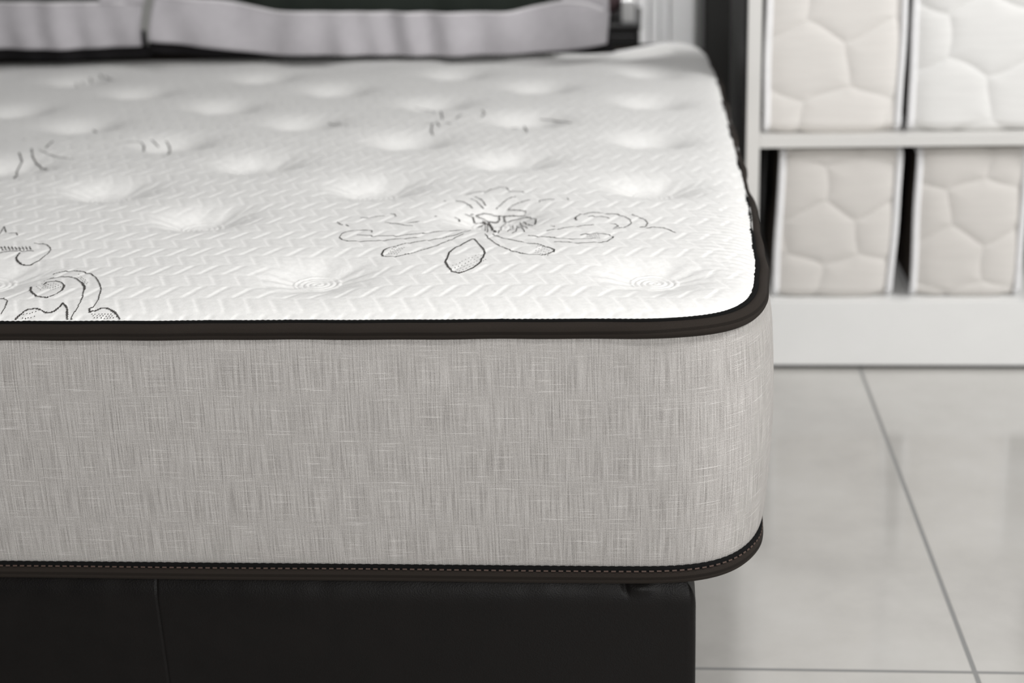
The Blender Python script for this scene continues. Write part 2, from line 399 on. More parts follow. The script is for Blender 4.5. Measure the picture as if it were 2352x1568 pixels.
SPRAYS = [[2,[-11210,8135,-11033,7775,-11028,7654,-11025,7502,-10566,6280]],[2,[-11096,8382,-10928,7954,-10785,7713,-10608,7479,-10407,7231,-10375,7373]],[1,[-10953,8323,-10746,8084,-10431,7805,-10216,7703]],[2,[-10971,8974,-10942,8725,-10883,8430]],[2,[-11539,9157,-11486,9149]],[2,[-11353,9263,-11327,9261]],[1,[-9871,8789,-9726,8949,-9541,9061]],[2,[-9541,9061,-9456,8932,-9374,8614]],[2,[-9422,9238,-9268,9069]],[2,[-9188,9277,-9102,9127,-8747,7869]],[2,[-10924,10769,-10827,10668]],[2,[-12914,15625,-12844,15495]],[2,[-12520,15974,-12400,15739]],[2,[-12805,15673,-12744,15569]],[2,[-12675,15812,-12588,15627]],[2,[-12355,15797,-12068,15393]],[2,[-5078,10131,-4938,10125,-4906,9627,-4850,9408]],[2,[-4885,10193,-4804,9910]],[2,[-4939,11192,-4811,10406]],[2,[-4761,10187,-4621,10036]],[2,[-4593,10471,-4548,10769]],[2,[-4226,11165,-4158,10946,-4179,10674]],[1,[-5528,12234,-5287,12276,-5003,10886]],[2,[-3468,10686,-3322,9250]],[1,[-3213,10877,-2987,10743]],[2,[-2986,10724,-2801,10453,-2631,10095]],[1,[-3684,10466,-3569,10574]],[2,[-6661,10612,-6577,10569]],[1,[-6806,10781,-6320,9982]]]
# ---------------------------------------------------------------- floor and wall
def flat(name, lo, hi, mat):
    o = box(name, lo, hi, mat, bevel=0)
    o.data.polygons.foreach_set('use_smooth', [False] * len(o.data.polygons))
    return tag(o, kind='structure')
flat('floor', (-5, -4, -0.06), (4, 4.0, 0.0), M['floor'])
flat('wall_back', (-5, 3.30, 0.0), (4, 3.42, 2.9), M['wall'])

# ---------------------------------------------------------------- mattress
def outline(off=0.0, step=0.004, corner_step=0.002):
    """closed outline of the mattress as points and outward normals, counter-clockwise from the front left"""
    q = np.linspace(0, math.pi / 2, 90)
    cx = np.cos(q) ** (2 / CN); cy = np.sin(q) ** (2 / CN)
    # front right corner centre (-CA, CB)
    fr = np.stack([-CA + CA * np.sin(q) ** (2 / CN), CB - CB * np.cos(q) ** (2 / CN)], -1)
    br = np.stack([-CA + CA * np.cos(q) ** (2 / CN), ML - CB + CB * np.sin(q) ** (2 / CN)], -1)
    bl = np.stack([-MW + CA - CA * np.sin(q) ** (2 / CN), ML - CB + CB * np.cos(q) ** (2 / CN)], -1)
    fl = np.stack([-MW + CA - CA * np.cos(q) ** (2 / CN), CB - CB * np.sin(q) ** (2 / CN)], -1)
    P = np.concatenate([fr, br, bl, fl]); P = np.vstack([P, P[:1]])
    keep = np.r_[True, np.hypot(*np.diff(P, axis=0).T) > 1e-7]; P = P[keep]
    d = np.r_[0, np.cumsum(np.hypot(*np.diff(P, axis=0).T))]
    n = int(d[-1] / step)
    s = np.linspace(0, d[-1], n, endpoint=False)
    X = np.interp(s, d, P[:, 0]); Y = np.interp(s, d, P[:, 1])
    k0 = int(np.argmin(np.hypot(X + MW, Y - 1.2)))
    X = np.roll(X, -k0); Y = np.roll(Y, -k0)   # seam of the sewn loop on the far left side
    for _ in range(3):
        X = (np.roll(X, 1) + 2 * X + np.roll(X, -1)) / 4; Y = (np.roll(Y, 1) + 2 * Y + np.roll(Y, -1)) / 4
    sg = np.where(X > -MW / 2, 1.0, -1.0)
    X = X - sg * 0.0070 * corner_pinch(np.minimum(Y, ML - Y)) * (np.abs(X + MW / 2) > MW / 2 - 0.25)
    tx = np.roll(X, -1) - np.roll(X, 1); ty = np.roll(Y, -1) - np.roll(Y, 1)
    L = np.hypot(tx, ty); nx, ny = ty / L, -tx / L
    return X + nx * off, Y + ny * off, nx, ny, s

mattress = empty('mattress', (-MW / 2, ML / 2, ZB - 0.008))
tag(mattress, 'thick white quilted mattress with grey fabric sides and dark brown piping on bed base', 'mattress')
MOFF = np.array([MW / 2, -ML / 2, -(ZB - 0.008)])
def madd(name, verts, faces, mats, **kw):
    return mesh_obj(name, np.asarray(verts) + MOFF, faces, mats, parent=mattress, **kw)

# quilted top: fine grid near the front, coarser towards the back
ys = [0.0]
while ys[-1] < ML:
    y = ys[-1]
    st = 0.0009 if y < 0.012 else (0.0015 if y < 0.5 else min(0.0015 + (y - 0.5) * 0.008, 0.007))
    ys.append(y + st)
ys[-1] = ML
ys = np.array(ys)
s1 = np.arange(0, 0.40, 0.004); s2 = np.linspace(0.40, 1.0, 760)   # left third is out of the frame nearby
ss = np.concatenate([s1, s2])
Yg, Sg = np.meshgrid(ys, ss, indexing='ij')
xl = -MW + x_in(Yg); xr = -x_in(Yg)
Xg = xl + Sg * (xr - xl)
Zg = top_height(Xg, Yg, True)
tv = np.stack([Xg, Yg, Zg], -1).reshape(-1, 3)
tf = grid_faces(len(ys), len(ss))[:, ::-1]
tmat = np.zeros(len(tf), np.int32)
# woven flower lines: one small cell of dark thread at a time
CX, CY = 0.0011, 0.0016
cells = {}
def put_motif(lines, dots, c):
    for w, flatc in lines:
        pts = np.array(flatc, float).reshape(-1, 2) * 1e-4
        for a, b in zip(pts[:-1], pts[1:]):
            n = max(2, int(np.hypot(*(b - a)) / 0.0005))
            for t in np.linspace(0, 1, n):
                p = a + (b - a) * t + np.array(c)
                i, j = math.floor(p[0] / CX), math.floor(p[1] / CY)
                for di in range(w):
                    cells[(i + di, j)] = 0
                if w > 2: cells[(i, j + 1)] = 0; cells[(i + 1, j + 1)] = 0
    for x, y in dots:
        p = (x * 1e-4 + c[0], y * 1e-4 + c[1])
        cells[(math.floor(p[0] / CX), math.floor(p[1] / CY))] = 0
put_motif(FLOWER, FLOWER_DOTS, MAIN_C)
put_motif(SCROLL, SCROLL_DOTS, SCROLL_O)
put_motif(SPRAYS, [], (0.0, 0.0))
cv = []
for (i, j) in cells:
    g = 0.00008
    x0, y0, x1, y1 = i * CX + g, j * CY + g, (i + 1) * CX - g, (j + 1) * CY - g
    cv += [(x0, y0), (x1, y0), (x1, y1), (x0, y1)]
cv = np.array(cv)
inside = (cv[:, 1] > y_in(cv[:, 0]) + 0.003) & (cv[:, 0] > -MW + 0.03)
inside = inside.reshape(-1, 4).all(1)
cv = cv.reshape(-1, 4, 2)[inside].reshape(-1, 2)
cz = top_height(cv[:, 0], cv[:, 1], True) + 0.0006
cverts = np.column_stack([cv, cz])
cf = np.arange(len(cv)).reshape(-1, 4) + len(tv)
madd('quilted_top', np.vstack([tv, cverts]), np.vstack([tf, cf]), [M['ticking'], M['thread']],
     mat_idx=np.r_[tmat, np.ones(len(cf), np.int32)])

# fabric border
X, Y, NX, NY, S = outline(0, 0.004)
nz = 70
tz = np.linspace(0, 1, nz)
zlo, zhi = ZB + 0.0055, ZT + 0.002
V = []; UV = []
wav = vnoise(S[:, None] / 0.22 + 0 * tz, tz[None, :] * 2.2 + 0 * S[:, None], 2) - .5
bulge = 0.0095 * np.clip(np.sin(math.pi * tz), 0, 1) ** 0.45 - 0.002
off = bulge[None, :] + (0.0065 * corner_pinch(np.minimum(Y, ML - Y)))[:, None] * (1 - sstep(0.80, 1.0, tz))[None, :] + 0.004 * wav * np.sin(math.pi * tz)[None, :]
# puckers where the border runs under the top tape
off = off + 0.0006 * (vnoise(S[:, None] / 0.012 + 0 * tz, tz[None, :] * 3 + 0 * S[:, None], 4) - .5) * np.exp(-(1 - tz[None, :]) / 0.06)
bx = X[:, None] + NX[:, None] * off; by = Y[:, None] + NY[:, None] * off
bz = np.broadcast_to(zlo + (zhi - zlo) * tz, bx.shape)
bv = np.stack([bx, by, bz], -1).reshape(-1, 3)
buv = np.stack([np.broadcast_to(S[:, None], bx.shape), bz], -1).reshape(-1, 2)
madd('side_border', bv, grid_faces(len(X), nz, close_u=True), M['weave'], uvs=buv)
# underside
madd('underside', np.column_stack([X, Y, np.full(len(X), ZB - 0.010)]), [list(range(len(X)))[::-1]], M['weave'], smooth=False, uvs=np.column_stack([X, Y]))

def piping(name, zc, half_w, half_h, off0, tilt, wave, mats, dz=lambda s: 0 * s):
    X, Y, NX, NY, S = outline(0, 0.003)
    k = 22
    a = np.linspace(0, 2 * math.pi, k, endpoint=False)
    ca, sa = np.cos(a), np.sin(a)
    px = half_w * np.sign(ca) * np.abs(ca) ** 0.75
    pz = half_h * np.sign(sa) * np.abs(sa) ** 0.75
    tl = tilt(X, Y)
    o = off0 + wave(X, Y, S)
    r = np.cos(tl)[:, None] * px + np.sin(tl)[:, None] * pz + o[:, None]
    z = -np.sin(tl)[:, None] * px + np.cos(tl)[:, None] * pz + (zc + dz(S))[:, None]
    vx = X[:, None] + NX[:, None] * r; vy = Y[:, None] + NY[:, None] * r
    v = np.stack([vx, vy, z], -1).reshape(-1, 3)
    arc = np.r_[0, np.cumsum(np.hypot(np.diff(px), np.diff(pz)))]
    uv = np.stack([np.broadcast_to(S[:, None], vx.shape), np.broadcast_to(arc, vx.shape)], -1).reshape(-1, 2)
    f = grid_faces(len(X), k, close_u=True, close_v=True)[:, ::-1]
    return v, f, uv, (X, Y, NX, NY, S, o)

def wob(X, Y, S):
    side = sstep(0.28, 0.55, Y) * (X > -0.3)
    return 0.0007 * np.sin(S * 23) + 0.0006 * np.sin(S * 61 + 1) - 0.004 * side + 0.0018 * side * np.sin(Y * 27)
def wob_b(X, Y, S):
    return 0.0005 * np.sin(S * 17) + 0.0070 * corner_pinch(np.minimum(Y, ML - Y)) * (X > -0.3) - 0.0075 * sstep(0.08, 0.17, Y) * (X > -0.3)
# top tape: curls down along the front and lies flatter round the corner
def tilt_top(X, Y):
    c = sstep(-0.22, -0.07, X) * sstep(0.75, 0.2, Y)
    return -0.10 - 0.42 * c
v, f, uv, _ = piping('t', ZT - 0.001, 0.0068, 0.0088, -0.0005, tilt_top, wob, None)
# thin black seam where the tape meets the top panel
v2, f2, uv2, _ = piping('t', ZT + 0.0065, 0.0035, 0.0028, -0.0075, lambda X, Y: 0 * X, wob, None,
                        dz=lambda s: 0.0002 * np.sin(s * 2 * math.pi / 0.0062))
n0 = len(v)
madd('top_piping', np.vstack([v, v2]), np.vstack([f, f2 + n0]), [M['tape'], M['seam']], uvs=np.vstack([uv, uv2]),
     mat_idx=np.r_[np.zeros(len(f), int), np.ones(len(f2), int)])
v, f, uv, g = piping('t', ZB - 0.0015, 0.0065, 0.0085, -0.0010, lambda X, Y: -0.15 + 0 * X, wob_b, None)
v2, f2, uv2, _ = piping('t', ZB + 0.0072, 0.0040, 0.0034, 0.0004, lambda X, Y: -0.2 + 0 * X, wob_b, None,
                        dz=lambda s: 0.0004 * np.sin(s * 2 * math.pi / 0.009))
# dashed stitching along the bottom tape
X, Y, NX, NY, S, o = g
sv = []; sf = []
L = S[-1]
for k in range(int(L / 0.0082)):
    sa = k * 0.0082; row = []
    for q in range(4):
        s = sa + q * 0.0050 / 3
        x = np.interp(s, S, X); y = np.interp(s, S, Y); nx = np.interp(s, S, NX); ny = np.interp(s, S, NY); oo = np.interp(s, S, o)
        for rr, zz in ((oo + 0.0052, ZB + 0.0074), (oo + 0.0060, ZB + 0.0066), (oo + 0.0062, ZB + 0.0058)):
            row.append((x + nx * rr, y + ny * rr, zz))
    b0 = len(sv); sv += row
    for q in range(3):
        for w in range(2):
            i0 = b0 + q * 3 + w
            sf.append((i0, i0 + 3, i0 + 4, i0 + 1))
n1, n2 = len(v), len(v) + len(v2)
sf = np.array(sf)[:, ::-1] + n2
uv3 = np.zeros((len(sv), 2))
madd('bottom_piping', np.vstack([v, v2, np.array(sv)]), np.vstack([f, f2 + n1, sf]), [M['tape'], M['seam'], M['stitch']],
     uvs=np.vstack([uv, uv2, uv3]), mat_idx=np.r_[np.zeros(len(f), int), np.ones(len(f2), int), np.full(len(sf), 2)])

# ---------------------------------------------------------------- bed base
BX0, BX1, BY0, BY1, BZ0, BZ1 = -1.735, -0.088, 0.004, 1.98, 0.045, 0.2790
base = empty('bed_base', ((BX0 + BX1) / 2, (BY0 + BY1) / 2, 0.0))
tag(base, 'dark brown leatherette box base carrying the white mattress', 'bed base')
BO = np.array([-(BX0 + BX1) / 2, -(BY0 + BY1) / 2, 0])
def round_rect(x0, x1, y0, y1, r, step_front, step):
    pts = []
    def seg(ax, ay, bx_, by_, st):
        n = max(2, int(math.hypot(bx_ - ax, by_ - ay) / st))
        for i in range(n): pts.append((ax + (bx_ - ax) * i / n, ay + (by_ - ay) * i / n))
    def arc(cx, cy, a0):
        for i in range(8):
            a = a0 + math.pi / 2 * i / 8; pts.append((cx + r * math.cos(a), cy + r * math.sin(a)))
    seg(x0 + r, y0, x1 - r, y0, step_front); arc(x1 - r, y0 + r, -math.pi / 2)
    seg(x1, y0 + r, x1, y1 - r, step); arc(x1 - r, y1 - r, 0)
    seg(x1 - r, y1, x0 + r, y1, step); arc(x0 + r, y1 - r, math.pi / 2)
    seg(x0, y1 - r, x0, y0 + r, step); arc(x0 + r, y0 + r, math.pi)
    return np.array(pts)
RP = round_rect(BX0, BX1, BY0, BY1, 0.010, 0.0011, 0.01)
tx = np.roll(RP, -1, 0) - np.roll(RP, 1, 0); Ls = np.hypot(tx[:, 0], tx[:, 1])
RN = np.stack([tx[:, 1] / Ls, -tx[:, 0] / Ls], -1)
per = np.r_[0, np.cumsum(np.hypot(*np.diff(RP, axis=0).T))]
zs = np.r_[np.linspace(BZ0, BZ1 - 0.03, 50), np.linspace(BZ1 - 0.028, BZ1, 22)]
PX_, ZZ = np.meshgrid(per, zs, indexing='ij')
RX = np.broadcast_to(RP[:, :1], ZZ.shape); RY = np.broadcast_to(RP[:, 1:], ZZ.shape)
d_top = BZ1 - ZZ
inward = -0.013 * np.clip(1 - d_top / 0.034, 0, 1) ** 2.4
puck = (vnoise(PX_ / 0.021, ZZ / 0.05, 1) - .5) * 0.0020 * np.exp(-d_top / 0.018)
seamx = -0.696 + 0.03 * (BZ1 - ZZ)
groove = -0.0016 * np.exp(-((RX - seamx) / 0.0011) ** 2) * (RY < BY0 + 0.001)
soft = 0.0030 * (vnoise(PX_ / 0.20, ZZ / 0.12, 6) - .5)
crease = 0.0035 * np.exp(-(((RX + 0.150) / 0.012) ** 2)) * np.exp(-((d_top - 0.010) / 0.006) ** 2) \
       - 0.0030 * np.exp(-(((RX + 0.170 - 0.3 * d_top) / 0.0035) ** 2)) * np.exp(-((d_top - 0.008) / 0.008) ** 2)
off = inward + puck + groove + soft + crease
bvx = RX + RN[:, :1] * off; bvy = RY + RN[:, 1:] * off
bv = np.stack([bvx, bvy, ZZ], -1)
nz = len(zs); nu = len(RP)
verts = bv.reshape(-1, 3)
faces = [tuple(q) for q in grid_faces(nu, nz, close_u=True)]
faces.append([i * nz + nz - 1 for i in range(nu)])
faces.append([i * nz for i in range(nu)][::-1])
mesh_obj('upholstered_box', verts + BO, faces, M['leather'], parent=base)
for fx in (BX0 + 0.12, BX1 - 0.12):
    for fy in (BY0 + 0.12, BY1 - 0.12):
        bm = bmesh.new()
        bmesh.ops.create_cone(bm, cap_ends=True, segments=24, radius1=0.022, radius2=0.030, depth=0.046)
        for vv in bm.verts: vv.co += Vector((fx + BO[0], fy + BO[1], 0.023))
        me = bpy.data.meshes.new('leg'); bm.to_mesh(me); bm.free(); me.materials.append(M['black'])
        o = bpy.data.objects.new('leg', me); scene.collection.objects.link(o); o.parent = base

# ---------------------------------------------------------------- shelving unit (slightly turned)
SX, SY, SR = 0.049, 1.484, -0.0106
SW = 0.61
SD = 0.62
shelf = empty('shelving_unit', (SX, SY, 0), SR)
tag(shelf, 'white open shelving unit with dark outer side and tall plinth, holding quilted mattress samples', 'shelving unit')
T = 0.026
box('side_panel', (0, 0.0, 0.008), (T, SD, 0.884), M['post'], shelf, 0.001)
o = box('side_cladding', (-0.006, 0.006, 0.008), (0.0, SD + 0.02, 0.884), M['dark'], shelf, 0.0005); o['label'] = 'black outer side'
box('side_panel', (1.19, 0, 0.008), (1.19 + T, SD, 0.884), M['post'], shelf, 0.001)
box('plinth', (T, 0.0, 0.008), (1.19, 0.022, 0.142), M['white'], shelf, 0.0015)
box('shadow_gap_strip', (0.004, 0.006, 0.0), (1.19, SD, 0.008), M['black'], shelf, 0)  # black strip stands in for the shadow gap under the plinth
box('shelf_board', (T, 0.022, 0.120), (1.19, SD, 0.142), M['white'], shelf, 0.001)
for z in (0.451, 0.861):
    box('shelf_board', (T, 0.0, z), (1.19, SD, z + 0.023), M['post'], shelf, 0.0012)
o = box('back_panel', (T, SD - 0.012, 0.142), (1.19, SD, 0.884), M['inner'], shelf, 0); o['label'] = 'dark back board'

def sample(x0, x1, z0, z1, mat, label, phase, per_z, amp, lean=0.0, name='mattress_sample', yf=0.026, left_cut=None):
    w, h, D = x1 - x0, z1 - z0, 0.44
    root = empty(name, (0, 0, 0)); root.parent = None
    cx = (x0 + x1) / 2
    R = Matrix.Rotation(SR, 4, 'Z')
    wp = Matrix.Translation((SX, SY, 0)) @ R @ Vector((cx - SX * 0, yf + D / 2, z0))
    root.location = wp; root.rotation_euler = (0, 0, SR)
    tag(root, label, 'mattress sample', 'quilted mattress samples on the shelves')
    pw = 0.011
    iw = w / 2 - pw
    # quilted border: runs round front, top, back and bottom as one band
    nx_ = 110
    xs = np.linspace(-iw, iw, nx_)
    r = 0.022
    prof = []   # (y, z) loop in the y-z plane, front first
    def arcp(cy, cz, a0, n=10):
        for i in range(n):
            a = a0 + math.pi / 2 * i / n; prof.append((cy + r * math.cos(a), cz + r * math.sin(a)))
    y0, y1 = -D / 2, D / 2
    for zz in np.linspace(h - r, r, 150)[:-1]: prof.append((y0, zz))
    arcp(y0 + r, r, math.pi)
    for yy in np.linspace(y0 + r, y1 - r, 20)[:-1]: prof.append((yy, 0))
    arcp(y1 - r, r, -math.pi / 2)
    for zz in np.linspace(r, h - r, 20)[:-1]: prof.append((y1, zz))
    arcp(y1 - r, h - r, 0)
    for yy in np.linspace(y1 - r, y0 + r, 20)[:-1]: prof.append((yy, h))
    arcp(y0 + r, h - r, math.pi / 2)
    P = np.array(prof); tp = np.roll(P, -1, 0) - np.roll(P, 1, 0); Lp = np.hypot(*tp.T)
    N = np.stack([tp[:, 1] / Lp, -tp[:, 0] / Lp], -1)
    if (N[5, 0] > 0): N = -N
    Xg, Zg = np.meshgrid(xs, P[:, 1], indexing='ij')
    front = (P[:, 0] < y0 + r * 0.6)[None, :]
    q = np.zeros_like(Xg)
    Lx = w * 0.86
    dmin = np.full_like(Xg, 9.0)
    cw, ch = per_z * 1.55, per_z * 1.12     # stretched honeycomb quilting
    d1 = np.full_like(Xg, 9.0); d2 = np.full_like(Xg, 9.0)
    for rr in range(-2, 8):
        for cc in range(-3, 5):
            hx = (cc + phase + 0.5 * (rr % 2)) * cw; hz = (rr + phase) * ch
            hx2 = Xg + 0.006 * np.sin(Zg * 40 + phase * 7) - hx
            dd = np.sqrt(hx2 ** 2 + ((Zg + 0.005 * np.sin(Xg * 45) - hz) * 1.22) ** 2)
            d2 = np.minimum(d2, np.maximum(dd, d1)); d1 = np.minimum(d1, dd)
    dmin = (d2 - d1) * 0.6
    q = 0.0052 * (1 - np.exp(-dmin / 0.017)) - 0.003
    q = np.where(front, q, 0)
    edge = 0.011 * (1 - np.exp(-(iw - np.abs(Xg)) / 0.02))
    o_ = q + edge * np.where(front, 1, .2) - 0.008
    yv = P[None, :, 0] + N[None, :, 0] * o_
    zv = P[None, :, 1] + N[None, :, 1] * np.where(front, o_, 0)
    # sagging top and slightly bowed sides
    xv = Xg * (1 + 0.012 * np.sin(math.pi * np.clip(Zg / h, 0, 1)))
    v = np.stack([xv + lean * (Zg / h - .5), yv, zv], -1).reshape(-1, 3)
    mesh_obj('quilted_border', v, grid_faces(nx_, len(P), close_v=True)[:, ::-1], mat, parent=root)
    # edge tape loops and the two flat faces
    for sgn in (-1, 1):
        k = 12; a = np.linspace(0, 2 * math.pi, k, endpoint=False)
        off_n = 0.0060 * np.cos(a)[None, :] - 0.006; off_x = (pw * 0.62) * np.sin(a)[None, :]
        yy = P[:, :1] + N[:, :1] * off_n; zz = P[:, 1:] + N[:, 1:] * off_n
        wv = 0.0006 * np.sin(P[:, 1:] * 31 + sgn + phase * 9)
        xx = sgn * (iw + pw * 0.5) + off_x + wv + sgn * 0.012 * iw * np.sin(math.pi * np.clip(P[:, 1:] / h, 0, 1)) + lean * (zz / h - .5)
        mesh_obj('edge_tape', np.stack([xx, yy, zz], -1).reshape(-1, 3), grid_faces(len(P), k, close_u=True, close_v=True), M['pipe'], parent=root)
        inset = 0.010
        fy = (P[:, 0]) * (1 - inset / D * 2); fz = (P[:, 1] - h / 2) * (1 - inset / h * 2) + h / 2
        rings = []
        for t, bl in ((1, 0.0), (0.85, 0.004), (0.5, 0.006), (0.02, 0.006)):
            rings.append(np.column_stack([np.full(len(P), sgn * (iw + pw * 0.55 + bl)) + lean * (fz / h - .5), fy * t, (fz - h / 2) * t + h / 2]))
        fv = np.concatenate([r_ for r_ in rings])
        fc = [tuple(q) for q in grid_faces(4, len(P), close_v=True)]
        fc.append(list(range(3 * len(P), 4 * len(P))))
        if sgn < 0: fc = [tuple(q)[::-1] for q in fc]
        mesh_obj('side_face', fv, fc, M['brownside'], parent=root)
    return root

sample(0.064, 0.298, 0.1425, 0.441, M['creamdk'], 'cream quilted mattress sample with leaning right edge, bottom shelf beside the bed corner', 0.30, 0.088, 0.036, 0.010)
sample(0.330, 0.541, 0.1425, 0.440, M['creamdk'], 'beige quilted mattress sample at the right end of the bottom shelf', 0.72, 0.092, 0.034, 0.0)
sample(0.036, 0.296, 0.4745, 0.835, M['cream'], 'tall cream quilted mattress sample on the upper shelf against the white post', 0.15, 0.105, 0.040, 0.003)
sample(0.309, 0.590, 0.4745, 0.845, M['whiteq'], 'tall white quilted mattress sample on the upper shelf, right of the cream one', 0.55, 0.105, 0.046, 0.0)

# ---------------------------------------------------------------- pillows
def strip(prof_lo, prof_hi, ylo, yhi, n=160, thick=0.004, seed=0, fold=0.006, trim=False):
    """a cloth band between two edge profiles (x, z)"""
    x = np.linspace(prof_lo[0][0], prof_lo[-1][0], n); xh = np.linspace(prof_hi[0][0], prof_hi[-1][0], n)
    zl = np.interp(x, *zip(*prof_lo)); zh = np.interp(xh, *zip(*prof_hi))
    for _ in range(6):
        zl[1:-1] = (zl[:-2] + 2 * zl[1:-1] + zl[2:]) / 4; zh[1:-1] = (zh[:-2] + 2 * zh[1:-1] + zh[2:]) / 4
    m_ = 14; t = np.linspace(0, 1, m_)
    X = x[:, None] * (1 - t) + xh[:, None] * t
    Z = zl[:, None] * (1 - t) + zh[:, None] * t
    yy = ylo * (1 - t) + yhi * t - 0.010 * np.sin(math.pi * t)
    Y = yy[None, :] + fold * (vnoise(X / 0.055 + seed, t[None, :] * 1.2 + 0 * X, seed) - .5) * 2 + fold * 1.2 * np.sin(X * 21 + seed * 2) + fold * 0.8 * np.sin(X * 57 + 3 * np.sin(X * 9) + seed + 1.5 * t[None, :])
    front = np.stack([X, Y - thick / 2, Z], -1).reshape(-1, 3); back = np.stack([X, Y + thick / 2, Z], -1).reshape(-1, 3)
    f = [tuple(q) for q in grid_faces(n, m_)]
    F = f + [tuple(i + n * m_ for i in q)[::-1] for q in f]
    b = n * m_
    for i in range(n - 1):
        F.append((i * m_, i * m_ + b, (i + 1) * m_ + b, (i + 1) * m_))
        j = i * m_ + m_ - 1
        F.append((j, j + m_, j + m_ + b, j + b))
    for i in range(m_ - 1):
        F.append((i, i + 1, i + 1 + b, i + b)); j = (n - 1) * m_ + i; F.append((j, j + b, j + 1 + b, j + 1))
    edge = np.stack([X[:, -1], Y[:, -1], Z[:, -1]], -1)
    return np.vstack([front, back]), F, edge

def tube(path, r, k=8):
    P = np.asarray(path); t = np.gradient(P, axis=0); t /= np.linalg.norm(t, axis=1)[:, None] + 1e-9
    up = np.tile(np.array([0.0, 1.0, 0.0]), (len(P), 1)); s = np.cross(t, up); s /= np.linalg.norm(s, axis=1)[:, None] + 1e-9
    a = np.linspace(0, 2 * math.pi, k, endpoint=False)
    v = P[:, None, :] + r * (np.cos(a)[None, :, None] * up[:, None, :] + np.sin(a)[None, :, None] * s[:, None, :])
    return v.reshape(-1, 3), [tuple(q) for q in grid_faces(len(P), k, close_v=True)]

def pillow(name, label, lo, hi, x0, x1, zb, ztop, yc, seed, fold, lean):
    root = empty(name, ((x0 + x1) / 2, yc, zb))
    tag(root, label, 'pillow', 'flanged pillows at the head of the mattress')
    O = -np.array([(x0 + x1) / 2, yc, zb])
    ylo, yhi = yc - 0.035, yc - 0.015
    v, F, edge = strip(lo, hi, ylo, yhi, seed=seed, fold=fold)
    w = 0.10
    parts_v, parts_f = [v], [F]; n0 = len(v)
    for (a, b) in ((0, 1), (1, 1), (0, 2)):
        pass
    # flange up both sides and along the top
    zl = hi[0][1]; zr = hi[-1][1]
    def band(p):   # p: quad corners (4x3) inner/outer -> thin slab
        nonlocal n0
        p = np.asarray(p, float); n = 24
        A = np.linspace(p[0], p[1], n); B = np.linspace(p[3], p[2], n)
        t = np.linspace(0, 1, 6)[None, :, None]
        g = A[:, None, :] * (1 - t) + B[:, None, :] * t
        g[..., 1] += fold * np.sin(np.linspace(0, 9, n) + seed)[:, None]
        f0 = g.reshape(-1, 3).copy(); b0 = f0.copy(); b0[:, 1] += 0.004
        f = [tuple(q) for q in grid_faces(n, 6)]
        parts_v.append(np.vstack([f0, b0])); parts_f.append([tuple(i + n0 for i in q) for q in f] + [tuple(i + n0 + len(f0) for i in q)[::-1] for q in f])
        n0 += 2 * len(f0)
    yt = yc + lean
    band([(x0, yhi, zl), (x0 + 0.01, yt, ztop), (x0 + w, yt, ztop - w * .9), (x0 + w, yhi, zl)])
    band([(x1 - w, yhi, zr), (x1 - w, yt, ztop - w * .9), (x1 - 0.01, yt, ztop), (x1, yhi, zr)])
    band([(x0 + 0.01, yt, ztop), (x1 - 0.01, yt, ztop), (x1 - w, yt, ztop - w * .9), (x0 + w, yt, ztop - w * .9)])
    allf = [q for F_ in parts_f for q in F_]
    mesh_obj('flange', np.vstack(parts_v) + O, allf, M['grey'], parent=root)
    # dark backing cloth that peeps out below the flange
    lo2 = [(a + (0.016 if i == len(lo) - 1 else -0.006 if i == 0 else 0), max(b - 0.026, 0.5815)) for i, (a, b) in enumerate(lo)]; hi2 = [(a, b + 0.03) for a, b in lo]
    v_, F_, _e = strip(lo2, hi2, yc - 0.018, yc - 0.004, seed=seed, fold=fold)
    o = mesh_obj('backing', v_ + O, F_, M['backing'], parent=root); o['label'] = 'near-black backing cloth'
    tv_, tf_ = tube(edge[2:-2] + np.array([0, -0.003, 0]), 0.0035)
    o = mesh_obj('trim', tv_ + O, tf_, M['trim'], parent=root); o['label'] = 'pale trim'
    # plump body
    nu, nv = 72, 48
    th = np.linspace(0, 2 * math.pi, nu, endpoint=False); ph = np.linspace(-math.pi / 2, math.pi / 2, nv)
    def sp(c, e): return np.sign(c) * np.abs(c) ** e
    C_, S_ = sp(np.cos(ph), 0.9), sp(np.sin(ph), 0.9)
    hw, hh, hd = (x1 - x0) / 2 - w * 0.75, (ztop - zb) / 2 - w * 0.02, 0.085
    # thickness axis = ph, outline in x-z = th
    ox = sp(np.cos(th), 0.45); oz = sp(np.sin(th), 0.45)
    X = ox[:, None] * C_[None, :] ** 0.6 * hw; Z = oz[:, None] * C_[None, :] ** 0.6 * hh
    Yb = np.broadcast_to(S_[None, :] * hd, X.shape)
    wr = 0.007 * (vnoise(X / 0.045 + 3 * seed, Z / 0.2, seed + 5) - .5) + 0.003 * np.sin(X * 75 + seed)
    Yb = Yb + wr * np.sign(Yb)
    zc = (zb + 0.003 + ztop) / 2
    Zw = Z + zc
    Yw = Yb + yc + 0.075 + (Zw - zb) / (ztop - zb) * lean
    bvv = np.stack([X + (x0 + x1) / 2, Yw, Zw], -1)
    bvv[..., 2] = np.maximum(bvv[..., 2], zb + 0.001)
    mesh_obj('cushion_body', bvv.reshape(-1, 3) + O, [tuple(q) for q in grid_faces(nu, nv, close_u=True)], M['green'], parent=root)
    return root
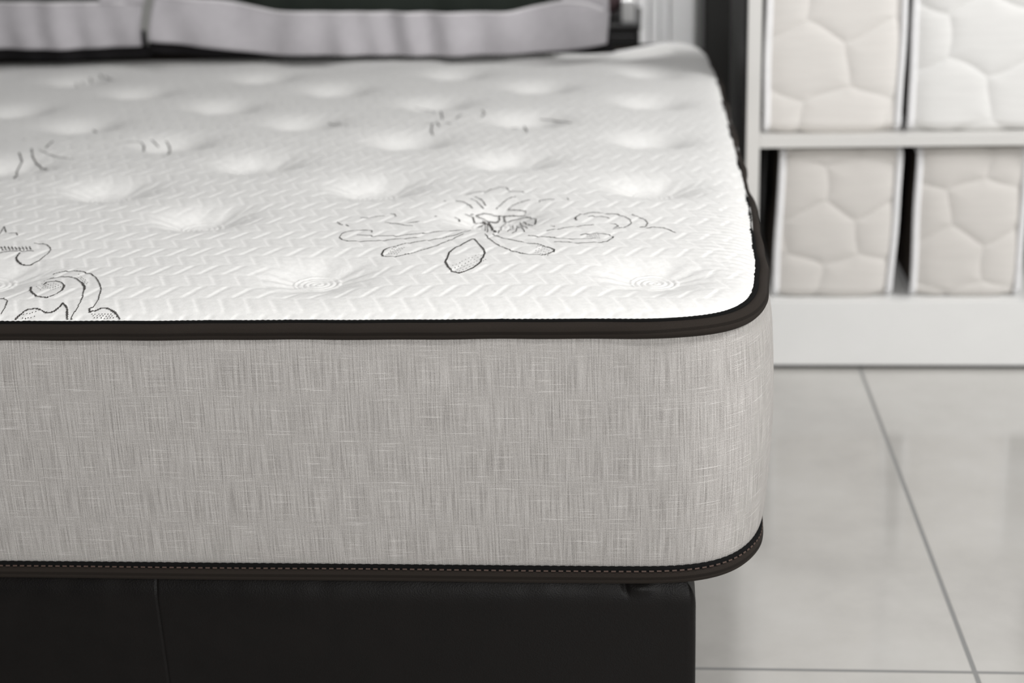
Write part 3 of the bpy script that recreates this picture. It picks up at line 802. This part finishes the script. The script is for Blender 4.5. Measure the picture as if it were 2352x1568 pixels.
pillow('pillow', 'dark green pillow with wide lilac grey flange, nearest the shelving on the mattress',
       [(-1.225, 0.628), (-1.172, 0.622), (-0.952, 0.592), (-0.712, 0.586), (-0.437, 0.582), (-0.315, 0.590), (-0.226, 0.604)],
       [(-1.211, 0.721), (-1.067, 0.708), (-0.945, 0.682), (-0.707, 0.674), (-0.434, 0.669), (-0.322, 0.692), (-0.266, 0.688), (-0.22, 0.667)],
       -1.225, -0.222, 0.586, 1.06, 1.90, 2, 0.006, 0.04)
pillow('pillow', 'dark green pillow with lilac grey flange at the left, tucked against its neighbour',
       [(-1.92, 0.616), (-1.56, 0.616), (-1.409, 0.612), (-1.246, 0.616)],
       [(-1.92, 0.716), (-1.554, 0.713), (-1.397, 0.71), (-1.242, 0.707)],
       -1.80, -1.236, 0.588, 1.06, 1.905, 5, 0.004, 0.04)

# ---------------------------------------------------------------- things behind the bed
cab = empty('low_cabinet', (-0.34, 2.68, 0))
tag(cab, 'black low cabinet standing behind the head of the bed', 'cabinet')
box('body', (-0.16, -0.18, 0.03), (0.18, 0.18, 0.548), M['black'], cab, 0.003)
box('top_board', (-0.17, -0.19, 0.548), (0.185, 0.185, 0.560), M['black'], cab, 0.002)
box('back_board', (-0.17, 0.165, 0.560), (0.172, 0.183, 0.86), M['black'], cab, 0.002)
box('door', (-0.15, -0.196, 0.05), (0.17, -0.181, 0.535), M['black'], cab, 0.002)
for sx in (-0.14, 0.16):
    box('leg', (sx - 0.015, -0.16, 0), (sx + 0.015, -0.13, 0.031), M['black'], cab, 0)
bx_ = box('white_box', (-0.017, -0.03, 0), (0.017, 0.03, 0.058), M['boxw'], None, 0.004)
bx_.location = (-0.188, 2.56, 0.5603); tag(bx_, 'small white box standing on the black cabinet behind the pillow', 'box')
bm = bmesh.new(); bmesh.ops.create_uvsphere(bm, u_segments=40, v_segments=24, radius=1)
for v in bm.verts:
    c = v.co
    f = lambda a, e: math.copysign(abs(a) ** e, a)
    v.co = Vector((f(c.x, .7) * 0.11, f(c.y, .8) * 0.07, f(c.z, .7) * 0.09 + 0.09 + 0.004 * math.sin(c.x * 5)))
me = bpy.data.meshes.new('mauve_cushion'); bm.to_mesh(me); bm.free(); me.materials.append(M['mauve'])
me.polygons.foreach_set('use_smooth', [True] * len(me.polygons))
o = bpy.data.objects.new('mauve_cushion', me); scene.collection.objects.link(o); o.location = (-0.306, 2.62, 0.560)
tag(o, 'dull mauve cushion on the black cabinet, mostly behind the pillow', 'cushion')

# dark wardrobe to the right of the doorway
wd = empty('wardrobe', (0.50, 3.0, 0))
tag(wd, 'dark grey wardrobe between the white door frame and the shelving', 'wardrobe')
box('carcass', (-0.49, -0.25, 0.0), (0.6, 0.28, 2.1), M['wardrobe'], wd, 0.003)
box('door', (-0.485, -0.268, 0.05), (0.05, -0.251, 2.07), M['wardrobe'], wd, 0.003)
box('door', (0.055, -0.268, 0.05), (0.595, -0.251, 2.07), M['wardrobe'], wd, 0.003)

# white door casing with mouldings on the back wall
dr = empty('door_1', (-0.08, 3.29, 0)); tag(dr, kind='structure')
for i, (a, b, d) in enumerate(((-0.095, -0.055, 0.030), (-0.052, -0.022, 0.060), (-0.019, 0.004, 0.040), (0.007, 0.080, 0.075))):
    box('casing', (a, -d, 0.0), (b, 0.008, 2.2), M['frame'], dr, 0.006, 3)
